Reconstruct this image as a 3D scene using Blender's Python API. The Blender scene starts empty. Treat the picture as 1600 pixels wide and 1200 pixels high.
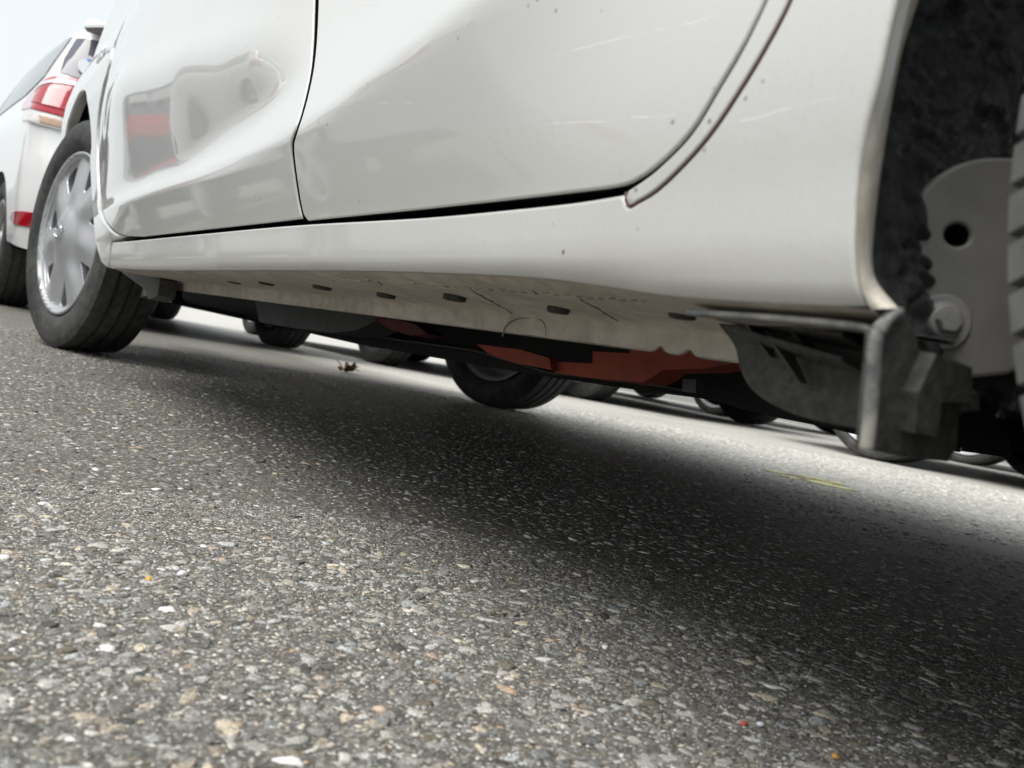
import bpy, math, random
import numpy as np
from mathutils import Vector, Matrix
from mathutils.geometry import delaunay_2d_cdt

random.seed(7); rng = np.random.default_rng(7)
S = bpy.context.scene
COL = S.collection
R = math.radians

# ------------------------------------------------------------------ camera
YAW, PIT, ROL, H, F = 0.5768, 0.0271, 0.1716, 0.1698, 1413.9      # F in pixels of a 1600 wide frame
fw = np.array([math.cos(YAW)*math.cos(PIT), -math.sin(YAW)*math.cos(PIT), -math.sin(PIT)])
r0 = np.cross(fw, [0, 0, 1]); r0 /= np.linalg.norm(r0)
u0 = np.cross(r0, fw)
rt = r0*math.cos(ROL) + u0*math.sin(ROL)
up = -r0*math.sin(ROL) + u0*math.cos(ROL)
cd = bpy.data.cameras.new('camera'); cam = bpy.data.objects.new('camera', cd); COL.objects.link(cam)
M = Matrix.Identity(4)
for i in range(3):
    M[i][0] = rt[i]; M[i][1] = up[i]; M[i][2] = -fw[i]
M[2][3] = H
cam.matrix_world = M
cd.sensor_width = 36; cd.lens = F/1600*36; cd.clip_start = .01; cd.clip_end = 2000
cd.dof.use_dof = True; cd.dof.focus_distance = .85; cd.dof.aperture_fstop = cd.lens/2.5   # 2.5 mm pupil
S.camera = cam

# ------------------------------------------------------------------ light
S.view_settings.view_transform = 'Standard'; S.view_settings.look = 'None'
S.view_settings.gamma = 1; S.view_settings.use_curve_mapping = False
S.view_settings.exposure = 0.22
SUN_EL, SUN_AZ = R(61), R(90)           # azimuth from +x, counter-clockwise: a veiled sun high up behind the camera
w = bpy.data.worlds.new('World'); S.world = w; w.use_nodes = True
nt = w.node_tree; nt.nodes.clear()
out = nt.nodes.new('ShaderNodeOutputWorld'); bg = nt.nodes.new('ShaderNodeBackground')
sky = nt.nodes.new('ShaderNodeTexSky'); sky.sky_type = 'NISHITA'; sky.sun_disc = False
sky.sun_elevation = SUN_EL; sky.sun_rotation = math.pi/2 - SUN_AZ
sky.air_density = 1.0; sky.dust_density = 4.0
mx = nt.nodes.new('ShaderNodeMix'); mx.data_type = 'RGBA'
mx.inputs[0].default_value = .85; mx.inputs[7].default_value = (10.6, 11.2, 11.35, 1)      # veil of even high cloud
nt.links.new(sky.outputs[0], mx.inputs[6]); nt.links.new(mx.outputs[2], bg.inputs[0])
bg.inputs[1].default_value = .083
nt.links.new(bg.outputs[0], out.inputs[0])
sd = bpy.data.lights.new('sun', 'SUN'); sd.energy = 3.0; sd.angle = R(48); sd.color = (1, .975, .94)
sun = bpy.data.objects.new('sun', sd); COL.objects.link(sun)
sdir = Vector((math.cos(SUN_EL)*math.cos(SUN_AZ), math.cos(SUN_EL)*math.sin(SUN_AZ), math.sin(SUN_EL)))
sun.rotation_euler = sdir.to_track_quat('Z', 'Y').to_euler(); sun.location = (0, 0, 20)

# ------------------------------------------------------------------ measuring helpers (real planes in the place)
def ray(px, py): return fw*F + rt*(px-800) - up*(py-600)
O3 = np.array([0, 0, H])
def onY(px, py, y): d = ray(px, py); return O3 + d*(y/d[1])
def onZ(px, py, z=0): d = ray(px, py); return O3 + d*((z-H)/d[2])
def onX(px, py, x): d = ray(px, py); return O3 + d*(x/d[0])
def onP(px, py, p0, n):
    d = ray(px, py); p0 = np.array(p0, float); n = np.array(n, float)
    return O3 + d*(((p0-O3) @ n)/(d @ n))

# ------------------------------------------------------------------ materials
def mat(name, col=(.5, .5, .5), rough=.5, metal=0, coat=0, coat_rough=.03, spec=.5, emit=None):
    m = bpy.data.materials.new(name); m.use_nodes = True
    b = m.node_tree.nodes['Principled BSDF']
    b.inputs['Base Color'].default_value = (*col, 1); b.inputs['Roughness'].default_value = rough
    b.inputs['Metallic'].default_value = metal; b.inputs['Coat Weight'].default_value = coat
    b.inputs['Coat Roughness'].default_value = coat_rough; b.inputs['Specular IOR Level'].default_value = spec
    return m
class NT:
    def __init__(s, m): s.m = m; s.t = m.node_tree; s.b = s.t.nodes['Principled BSDF']; s.co = None
    def n(s, typ, **kw):
        x = s.t.nodes.new(typ)
        for k, v in kw.items(): setattr(x, k, v)
        return x
    def coords(s):
        if s.co is None: s.co = s.n('ShaderNodeTexCoord').outputs['Object']
        return s.co
    def L(s, a, b): s.t.links.new(a, b)
    def noise(s, scale, detail=4, rough=.55, vec=None, dist=0):
        x = s.n('ShaderNodeTexNoise'); x.inputs['Scale'].default_value = scale; x.inputs['Detail'].default_value = detail
        x.inputs['Roughness'].default_value = rough; x.inputs['Distortion'].default_value = dist
        s.L(vec or s.coords(), x.inputs['Vector']); return x.outputs['Fac']
    def vor(s, scale, out='Distance', vec=None, feature='F1'):
        x = s.n('ShaderNodeTexVoronoi', feature=feature); x.inputs['Scale'].default_value = scale
        s.L(vec or s.coords(), x.inputs['Vector']); return x.outputs[out]
    def map(s, v, a, b, c=0., d=1.):
        x = s.n('ShaderNodeMapRange'); s.L(v, x.inputs[0])
        for i, q in enumerate((a, b, c, d)): x.inputs[i+1].default_value = q
        return x.outputs[0]
    def math(s, op, a, b=None):
        x = s.n('ShaderNodeMath', operation=op)
        for i, q in enumerate((a, b)):
            if q is None: continue
            if isinstance(q, (int, float)): x.inputs[i].default_value = q
            else: s.L(q, x.inputs[i])
        return x.outputs[0]
    def mix(s, fac, a, b, blend='MIX'):
        x = s.n('ShaderNodeMix', data_type='RGBA', blend_type=blend)
        for i, q in ((0, fac), (6, a), (7, b)):
            if isinstance(q, (int, float)): x.inputs[i].default_value = q
            elif isinstance(q, tuple): x.inputs[i].default_value = (*q, 1)
            else: s.L(q, x.inputs[i])
        return x.outputs[2]
    def bump(s, h, strength=.5, dist=.002, coat=False):
        x = s.n('ShaderNodeBump'); x.inputs['Strength'].default_value = strength; x.inputs['Distance'].default_value = dist
        s.L(h, x.inputs['Height']); s.L(x.outputs[0], s.b.inputs['Normal']); return x.outputs[0]
    def xyz(s):
        x = s.n('ShaderNodeSeparateXYZ'); s.L(s.coords(), x.inputs[0]); return x.outputs

def paint(name, col, dirt=1.0, specks=True):
    m = mat(name, col, .42, 0, 1, .035); g = NT(m)
    c = col
    # road film: light brown dust, patchy, heavier low down on the sill
    zz = g.xyz()[2]
    n1 = g.noise(9, 5, .6); n2 = g.noise(90, 3, .6)
    low = g.map(zz, .205, .30, 1, 0)
    film = g.math('MULTIPLY', g.math('MULTIPLY', low, g.map(n1, .3, .75, .3, 1)), .70*dirt)
    colr = g.mix(film, c, (.40, .385, .345))
    fine = g.math('MULTIPLY', g.map(g.noise(420, 3, .7), .5, .7, 0, .5*dirt), g.map(zz, .2, .36, 1, .12))
    colr = g.mix(fine, colr, (.45, .43, .39))
    for (xa, za), (xb, zb2) in SCR:
        X_, Z_ = g.xyz()[0], g.xyz()[2]
        sl = (zb2-za)/(xb-xa)
        wob = g.math('MULTIPLY', g.math('SUBTRACT', g.noise(25, 2), .5), .004)
        d_ = g.math('ABSOLUTE', g.math('ADD', g.math('SUBTRACT', g.math('SUBTRACT', Z_, za), g.math('MULTIPLY', g.math('SUBTRACT', X_, xa), sl)), wob))
        ln_ = g.map(d_, .00015, .00045, 1, 0)
        lo_, hi_ = min(xa, xb), max(xa, xb)
        ends = g.math('MULTIPLY', g.map(X_, lo_, lo_+.01, 0, 1), g.map(X_, hi_-.01, hi_, 1, 0))
        brk = g.map(g.noise(60, 2), .40, .55, .03, .38)
        colr = g.mix(g.math('MULTIPLY', g.math('MULTIPLY', ln_, ends), brk), colr, (.97, .97, .96))
    if specks:
        v = g.vor(75, 'Distance'); msk = g.noise(23, 2)
        sp = g.math('MULTIPLY', g.map(v, .07, .12, 1, 0), g.map(msk, .54, .58, 0, 1))
        sp = g.math('MULTIPLY', sp, g.map(zz, .2, .5, .9, .15))
        colr = g.mix(sp, colr, (.10, .085, .06))
    g.L(colr, g.b.inputs['Base Color'])
    g.L(g.map(film, 0, .5, 1, .55), g.b.inputs['Coat Weight'])
    g.L(g.map(g.noise(30, 4), .3, .7, .02, .055), g.b.inputs['Coat Roughness'])
    pe = g.n('ShaderNodeBump'); pe.inputs['Strength'].default_value = .05; pe.inputs['Distance'].default_value = .0006
    g.L(g.noise(260, 2), pe.inputs['Height']); g.L(pe.outputs[0], g.b.inputs['Normal'])
    return m

def grit(name, a, b, rough=.75, scale=60, bump=.4, dist=.0015, spec=.35, sharp=(.4, .65)):
    m = mat(name, a, rough, spec=spec); g = NT(m)
    n = g.noise(scale, 6, .65); n2 = g.noise(scale*.18, 4)
    g.L(g.mix(g.map(g.math('ADD', g.math('MULTIPLY', n, .6), g.math('MULTIPLY', n2, .4)), sharp[0], sharp[1]), a, b), g.b.inputs['Base Color'])
    g.bump(n, bump, dist)
    return m

MT = {}
SCR = [[(onY(*a, -.262)[0], onY(*a, -.262)[2]) for a in l] for l in (((900, 102), (1158, 29)), ((880, 204), (1083, 187)), ((1129, 204), (1342, 160)), ((640, 178), (700, 176)))]
MT['paint'] = paint('white_car_paint', (.575, .572, .555))
MT['paint_far'] = mat('white_wagon_paint', (.80, .80, .795), .4, 0, 1, .03)
MT['dirty_lip'] = grit('dirty_white_lip', (.70, .66, .58), (.47, .42, .33), .6, 70, .25, .001, .4, (.42, .62))
MT['under'] = grit('dirty_sill_underside', (.52, .48, .42), (.36, .325, .275), .75, 55, .5, .0015, .3, (.4, .62))
MT['sealer'] = mat('sealer_bead', (.20, .17, .125), .7)
MT['brown'] = mat('brown_sealant', (.09, .045, .03), .6)
MT['black'] = grit('black_underbody', (.012, .012, .013), (.022, .022, .023), .7, 30, .4, .002, .3)
MT['void'] = mat('gap_black', (.006, .006, .006), .9, spec=.1)
MT['plastic'] = grit('weathered_grey_plastic', (.034, .034, .033), (.085, .083, .076), .55, 260, .5, .001, .35, (.42, .66))
MT['plastic_edge'] = grit('scuffed_plastic_edge', (.11, .115, .115), (.33, .315, .28), .6, 90, .6, .001, .35, (.42, .6))
MT['panel'] = grit('grey_inner_panel', (.22, .215, .20), (.16, .155, .145), .55, 45, .25, .001, .4)
MT['bolt'] = grit('grey_bolt', (.25, .25, .25), (.33, .32, .31), .45, 120, .3, .0008, .5)
MT['liner'] = grit('tar_sprayed_liner', (.030, .031, .034), (.075, .077, .078), .22, 110, .8, .003, .45)
MT['rubber'] = grit('black_rubber_plug', (.018, .02, .022), (.04, .04, .038), .6, 90, .3, .0008, .4)
MT['redmetal'] = grit('rusty_red_underbody', (.36, .075, .04), (.20, .05, .035), .55, 40, .4, .002, .3, (.45, .7))
MT['redlip'] = grit('dark_red_shield', (.20, .03, .03), (.10, .02, .02), .5, 40, .3, .002, .3)
MT['tank'] = grit('dull_grey_tank', (.10, .105, .11), (.06, .063, .066), .5, 25, .3, .002, .4)
MT['pipe'] = mat('dark_pipe', (.05, .05, .05), .28, .5)
def tyre_mat(lo=(.026, .027, .028), hi=(.075, .073, .069)):
    m = mat('tyre_rubber', (.03, .03, .031), .62, spec=.35); g = NT(m)
    n = g.noise(55, 5, .6); n2 = g.noise(9, 3)
    g.L(g.mix(g.map(g.math('ADD', g.math('MULTIPLY', n, .5), g.math('MULTIPLY', n2, .5)), .42, .64), lo, hi), g.b.inputs['Base Color'])
    g.bump(n, .25, .001); return m
MT['tyre'] = tyre_mat(); MT['tyre_dusty'] = tyre_mat((.10, .10, .10), (.17, .168, .16))
MT['hubcap'] = mat('silver_wheel_cover', (.44, .45, .465), .36, .5, .2)
MT['alloy'] = mat('alloy_rim', (.78, .79, .80), .35, .25, .3)
MT['steel'] = mat('steel_rim', (.42, .42, .43), .5, .3)
MT['chrome'] = mat('chrome', (.8, .8, .82), .08, 1)
MT['glass'] = mat('tinted_glass', (.018, .019, .024), .04, 0, 0, spec=.6)
MT['glass_rear'] = mat('tinted_rear_glass', (.10, .10, .125), .05, 0, 0, spec=.6)
MT['spoiler_under'] = mat('grey_spoiler_underside', (.33, .33, .31), .5)
def lens(name, c, scale, a):
    m = mat(name, c, .12, 0, 1, .02); g = NT(m)
    v = g.vor(scale, 'Distance'); g.L(g.mix(g.map(v, .1, .6), c, a), g.b.inputs['Base Color'])
    return m
MT['redlens'] = lens('red_lens', (.50, .006, .018), 38, (.36, .004, .012))
MT['pinklens'] = lens('red_upper_lens', (.52, .02, .045), 20, (.46, .015, .035))
MT['clearlens'] = lens('clear_lens', (.78, .77, .75), 30, (.66, .63, .60))
MT['amber'] = lens('amber_lens', (.60, .40, .28), 30, (.52, .34, .24))
MT['sticker'] = mat('sticker_white', (.72, .76, .80), .4)
MT['sticker_blue'] = mat('sticker_blue', (.15, .30, .6), .4)
MT['sticker_yellow'] = mat('sticker_yellow', (.7, .62, .25), .4)

# ------------------------------------------------------------------ mesh helpers
def link(o, parent=None):
    COL.objects.link(o)
    if parent is not None:
        o.parent = parent
    return o
def mesh_obj(name, V, Fc, m, parent=None, smooth=True, normals=None, world_root=None):
    me = bpy.data.meshes.new(name)
    V = [tuple(map(float, v)) for v in V]
    me.from_pydata(V, [], Fc); me.update()
    me.polygons.foreach_set('use_smooth', [smooth]*len(me.polygons))
    if normals is not None: me.normals_split_custom_set_from_vertices([tuple(map(float, n)) for n in normals])
    ms = m if isinstance(m, (list, tuple)) else [m]
    for q in ms: me.materials.append(q)
    o = bpy.data.objects.new(name, me); link(o, parent)
    return o
def tag(o, label=None, cat=None, group=None, kind=None):
    if label: o['label'] = label
    if cat: o['category'] = cat
    if group: o['group'] = group
    if kind: o['kind'] = kind
    return o
def empty(name, loc=(0, 0, 0), rz=0, parent=None):
    o = bpy.data.objects.new(name, None); o.empty_display_size = .1
    o.location = loc; o.rotation_euler = (0, 0, rz); link(o, parent); return o
class MB:
    def __init__(s): s.V = []; s.F = []; s.mi = []
    def add(s, V, Fc, mi=0):
        k = len(s.V); s.V += [tuple(v) for v in V]; s.F += [tuple(i+k for i in f) for f in Fc]; s.mi += [mi]*len(Fc); return s
    def box(s, c, size, rot=None, mi=0, bev=0):
        sx, sy, sz = [q/2 for q in size]
        if bev:
            import bmesh
            bm = bmesh.new(); bmesh.ops.create_cube(bm, size=1)
            bmesh.ops.scale(bm, vec=size, verts=bm.verts)
            bmesh.ops.bevel(bm, geom=bm.edges[:], offset=bev, segments=2, affect='EDGES', profile=.5)
            bm.verts.index_update()
            V = [v.co.copy() for v in bm.verts]; Fc = [[v.index for v in f.verts] for f in bm.faces]; bm.free()
        else:
            V = [Vector((a*sx, b*sy, d*sz)) for d in (-1, 1) for a, b in ((-1, -1), (1, -1), (1, 1), (-1, 1))]
            Fc = [(3, 2, 1, 0), (4, 5, 6, 7), (0, 1, 5, 4), (1, 2, 6, 5), (2, 3, 7, 6), (3, 0, 4, 7)]
        if rot is not None: V = [rot @ v for v in V]
        return s.add([v+Vector(c) for v in V], Fc, mi)
    def tube(s, pts, r, n=10, mi=0, caps=True):
        pts = [Vector(p) for p in pts]; V = []; Fc = []
        for i, p in enumerate(pts):
            t = (pts[min(i+1, len(pts)-1)]-pts[max(i-1, 0)]).normalized()
            a = t.orthogonal().normalized() if abs(t.z) > .9 else t.cross(Vector((0, 0, 1))).normalized(); b = t.cross(a)
            rr = r[i] if isinstance(r, (list, tuple)) else r
            V += [p + a*rr*math.cos(2*math.pi*k/n) + b*rr*math.sin(2*math.pi*k/n) for k in range(n)]
        for i in range(len(pts)-1):
            for k in range(n):
                Fc.append((i*n+k, i*n+(k+1) % n, (i+1)*n+(k+1) % n, (i+1)*n+k))
        if caps: Fc += [tuple(range(n))[::-1], tuple(range((len(pts)-1)*n, len(pts)*n))]
        return s.add(V, Fc, mi)
    def prism(s, poly3, ext, mi=0):
        """closed polygon of 3D points extruded by vector ext"""
        n = len(poly3); e = Vector(ext); A = [Vector(p) for p in poly3]
        V = A + [p+e for p in A]
        Fc = [tuple(range(n)), tuple(range(n, 2*n))[::-1]] + [(i, i+n, (i+1) % n+n, (i+1) % n) for i in range(n)]
        return s.add(V, Fc, mi)
    def lathe(s, prof, n=48, mi=0, axis='y', a0=0, a1=2*math.pi):
        """profile of (axial, radius); axis y"""
        closed = abs(a1-a0-2*math.pi) < 1e-6
        m_ = n if closed else n+1; k = len(prof); V = []; Fc = []
        for j in range(m_):
            a = a0+(a1-a0)*j/n
            V += [Vector((r*math.cos(a), y, r*math.sin(a))) for y, r in prof]
        for j in range(n):
            j2 = (j+1) % m_
            for i in range(k-1): Fc.append((j*k+i, j*k+i+1, j2*k+i+1, j2*k+i))
        return s.add(V, Fc, mi)
    def build(s, name, m, parent=None, smooth=False, auto=None):
        import bmesh
        o = mesh_obj(name, s.V, s.F, m, parent, smooth)
        bm = bmesh.new(); bm.from_mesh(o.data); bmesh.ops.recalc_face_normals(bm, faces=bm.faces[:]); bm.to_mesh(o.data); bm.free()
        if isinstance(m, (list, tuple)): o.data.polygons.foreach_set('material_index', s.mi)
        if auto is not None:
            o.data.polygons.foreach_set('use_smooth', [True]*len(o.data.polygons))
            o.data.set_sharp_from_angle(angle=auto)
        return o

def densify(poly, step):
    P = np.array(poly, float); out = []
    for i in range(len(P)):
        a, b = P[i], P[(i+1) % len(P)]; n = max(1, int(np.linalg.norm(b-a)/step+.5))
        out += [a+(b-a)*k/n for k in range(n)]
    return np.array(out)
def catmull(pts, n=8, closed=False):
    P = [np.array(p, float) for p in pts]; out = []
    m_ = len(P)
    rngi = range(m_ if closed else m_-1)
    for i in rngi:
        p1, p2 = P[i], P[(i+1) % m_]
        p0 = P[i-1] if (i > 0 or closed) else 2*p1-p2
        p3 = P[(i+2) % m_] if (closed or i+2 < m_) else 2*p2-p1
        for k in range(n):
            t = k/n
            out.append(.5*((2*p1)+(p2-p0)*t+(2*p0-5*p1+4*p2-p3)*t*t+(3*p1-p0-3*p2+p3)*t**3))
    if not closed: out.append(P[-1])
    return out
def inside(P, poly):
    x, y = P[:, 0], P[:, 1]; r = np.zeros(len(P), bool); j = len(poly)-1
    for i in range(len(poly)):
        xi, yi = poly[i]; xj, yj = poly[j]
        c = ((yi > y) != (yj > y)) & (x < (xj-xi)*(y-yi)/((yj-yi) if yj != yi else 1e-12)+xi)
        r ^= c; j = i
    return r
def seg_dist(P, poly):
    A = poly; B = np.roll(poly, -1, 0); D = B-A; L2 = (D**2).sum(1)+1e-18
    out = np.empty(len(P))
    for k in range(0, len(P), 2000):
        Q = P[k:k+2000, None, :]
        t = np.clip(((Q-A)*D).sum(2)/L2, 0, 1)
        out[k:k+2000] = np.sqrt((((A+D*t[..., None])-Q)**2).sum(2)).min(1)
    return out
def panel(name, poly, mapf, m, parent=None, res=.012, edge=.006, fillet=.004, skirt=.012, holes=(), normal_sign=1, lift=0., disp=None, skirt_m=None):
    """sheet with depth: poly in 2D, mapf (N,2)->(N,3); rounded edges and a turned-back skirt"""
    B = densify(poly, edge)
    area = .5*np.sum(B[:, 0]*np.roll(B[:, 1], -1)-np.roll(B[:, 0], -1)*B[:, 1])
    if area < 0: B = B[::-1]
    loops = [B]+[densify(h, edge) for h in holes]
    allb = np.vstack(loops)
    def dist(P): return np.min([seg_dist(P, l) for l in loops], 0)
    pts = []
    for l in loops:
        d = np.roll(l, -1, 0)-np.roll(l, 1, 0); d /= np.linalg.norm(d, axis=1)[:, None]+1e-12
        nrm = np.stack([-d[:, 1], d[:, 0]], 1)
        for f_ in ((.12, .35, .7, 1.05) if fillet > 0 else ()):
            for sg in (1, -1):
                q = l+nrm*sg*fillet*f_; ok = inside(q, B)
                for h in holes: ok &= ~inside(q, np.array(h, float))
                q = q[ok]
                if len(q):
                    q = q[dist(q) > fillet*f_*.93]; pts.append(q)
    lo, hi = B.min(0), B.max(0)
    gx = np.arange(lo[0], hi[0], res); gy = np.arange(lo[1], hi[1], res*.866)
    G = np.array([(x+(res/2 if j % 2 else 0), y) for j, y in enumerate(gy) for x in gx])
    if len(G):
        ok = inside(G, B)
        for h in holes: ok &= ~inside(G, np.array(h, float))
        G = G[ok]
        if len(G): G = G[dist(G) > max(fillet*1.4, edge*.6)]
        pts.append(G)
    inner = np.vstack(pts) if pts else np.zeros((0, 2))
    P = np.vstack([allb, inner]); edges = []; k = 0
    for l in loops:
        n = len(l); edges += [(k+i, k+(i+1) % n) for i in range(n)]; k += n
    vo, eo, fo, vi, _, _ = delaunay_2d_cdt([Vector(p) for p in P], edges, [], 0, 1e-7)
    Q = np.array([(v.x, v.y) for v in vo]); T = np.array([f for f in fo])
    cen = Q[T].mean(1); ok = inside(cen, B)
    for h in holes: ok &= ~inside(cen, np.array(h, float))
    T = T[ok]
    X = mapf(Q); e = 1e-4
    du = mapf(Q+[e, 0])-mapf(Q-[e, 0]); dv = mapf(Q+[0, e])-mapf(Q-[0, e])
    N = np.cross(du, dv); N /= np.linalg.norm(N, axis=1)[:, None]+1e-20; N *= normal_sign
    D = dist(Q)
    off = np.full(len(Q), lift)
    if fillet > 0:
        q = np.clip(D/fillet, 0, 1); off -= fillet*(1-np.sqrt(np.clip(1-(1-q)**2, 0, 1)))
    if disp is not None: off = off+disp(Q, D)
    X = X+N*off[:, None]
    if normal_sign < 0: T = T[:, ::-1]
    V = list(X); Fc = [tuple(int(i) for i in t) for t in T]
    nb = 0
    # face normals -> vertex normals
    fn = np.cross(X[T[:, 1]]-X[T[:, 0]], X[T[:, 2]]-X[T[:, 0]])
    vn = np.zeros_like(X)
    for i in range(3): np.add.at(vn, T[:, i], fn)
    vn /= np.linalg.norm(vn, axis=1)[:, None]+1e-20
    if disp is None:
        far = D > fillet*1.02 if fillet > 0 else np.ones(len(Q), bool)
        vn[far] = N[far]
    NV = list(vn)
    if skirt:
        # boundary edges from triangles
        from collections import Counter
        E_ = {}
        for t in Fc:
            for a, b in ((t[0], t[1]), (t[1], t[2]), (t[2], t[0])): E_[(a, b)] = 1
        bd = [(a, b) for (a, b) in E_ if (b, a) not in E_]
        idx = {}
        k = len(V)
        for a, b in bd:
            for q in (a, b):
                if q not in idx:
                    idx[q] = (k, k+1); V += [X[q], X[q]-N[q]*skirt]; nq = vn[q]; NV += [nq, nq]; k += 2
        # outward normals for the skirt
        acc = {}
        for a, b in bd:
            ed = X[b]-X[a]; o_ = np.cross(ed, N[a]); o_ /= np.linalg.norm(o_)+1e-20
            acc[a] = acc.get(a, 0)+o_; acc[b] = acc.get(b, 0)+o_
            q4 = (idx[a][0], idx[a][1], idx[b][1], idx[b][0])
            fnn = np.cross(V[q4[1]]-V[q4[0]], V[q4[2]]-V[q4[0]])
            Fc.append(q4 if fnn @ o_ > 0 else q4[::-1])
        for q, v in acc.items():
            v = v/(np.linalg.norm(v)+1e-20); NV[idx[q][0]] = v; NV[idx[q][1]] = v
    o = mesh_obj(name, V, Fc, [m, skirt_m] if skirt_m else m, parent, True, NV)
    if skirt_m:
        o.data.polygons.foreach_set('material_index', [0]*len(T)+[1]*(len(Fc)-len(T)))
    return o

# ------------------------------------------------------------------ ground
def asphalt_mat():
    m = mat('asphalt', (.07, .07, .07), .6, spec=.06); g = NT(m)
    v1 = g.n('ShaderNodeTexVoronoi'); v1.inputs['Scale'].default_value = 150; g.L(g.coords(), v1.inputs['Vector'])
    v2 = g.n('ShaderNodeTexVoronoi'); v2.inputs['Scale'].default_value = 420; g.L(g.coords(), v2.inputs['Vector'])
    sx = g.n('ShaderNodeSeparateColor'); g.L(v1.outputs['Color'], sx.inputs[0])
    sy = g.n('ShaderNodeSeparateColor'); g.L(v2.outputs['Color'], sy.inputs[0])
    c1 = g.mix(g.map(sx.outputs[0], .15, 1), (.118, .112, .10), (.255, .245, .224))
    c2 = g.mix(g.map(sy.outputs[0], .72, .97), (.10, .095, .085), (.48, .46, .42))
    c = g.mix(.5, c1, c2)
    c = g.mix(g.math('MULTIPLY', g.map(sx.outputs[1], .955, .97), .6), c, (.34, .33, .31))
    c = g.mix(g.map(g.noise(2.2, 5), .35, .7, 0, .3), c, (.11, .10, .088))
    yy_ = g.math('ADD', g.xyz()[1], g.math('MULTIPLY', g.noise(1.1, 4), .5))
    lane = g.math('MULTIPLY', g.map(yy_, -1.15, -1.75), g.map(yy_, -8.5, -7))  # sunlit brightness of the ground beyond the car, put into its colour
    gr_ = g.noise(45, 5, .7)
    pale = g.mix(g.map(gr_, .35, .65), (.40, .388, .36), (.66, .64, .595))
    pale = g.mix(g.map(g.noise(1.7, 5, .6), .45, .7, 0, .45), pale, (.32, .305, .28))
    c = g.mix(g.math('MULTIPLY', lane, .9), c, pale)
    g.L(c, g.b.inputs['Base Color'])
    hgt = g.math('ADD', g.math('MULTIPLY', v1.outputs['Distance'], -.7), g.math('MULTIPLY', g.noise(700, 4, .7), .6))
    g.bump(hgt, .55, .004)
    g.L(g.map(sy.outputs[1], 0, 1, .35, .6), g.b.inputs['Roughness'])
    return m
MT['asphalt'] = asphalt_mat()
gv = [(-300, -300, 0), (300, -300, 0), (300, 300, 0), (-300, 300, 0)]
tag(mesh_obj('ground', gv, [(0, 1, 2, 3)], MT['asphalt'], None, False), kind='structure')

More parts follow.
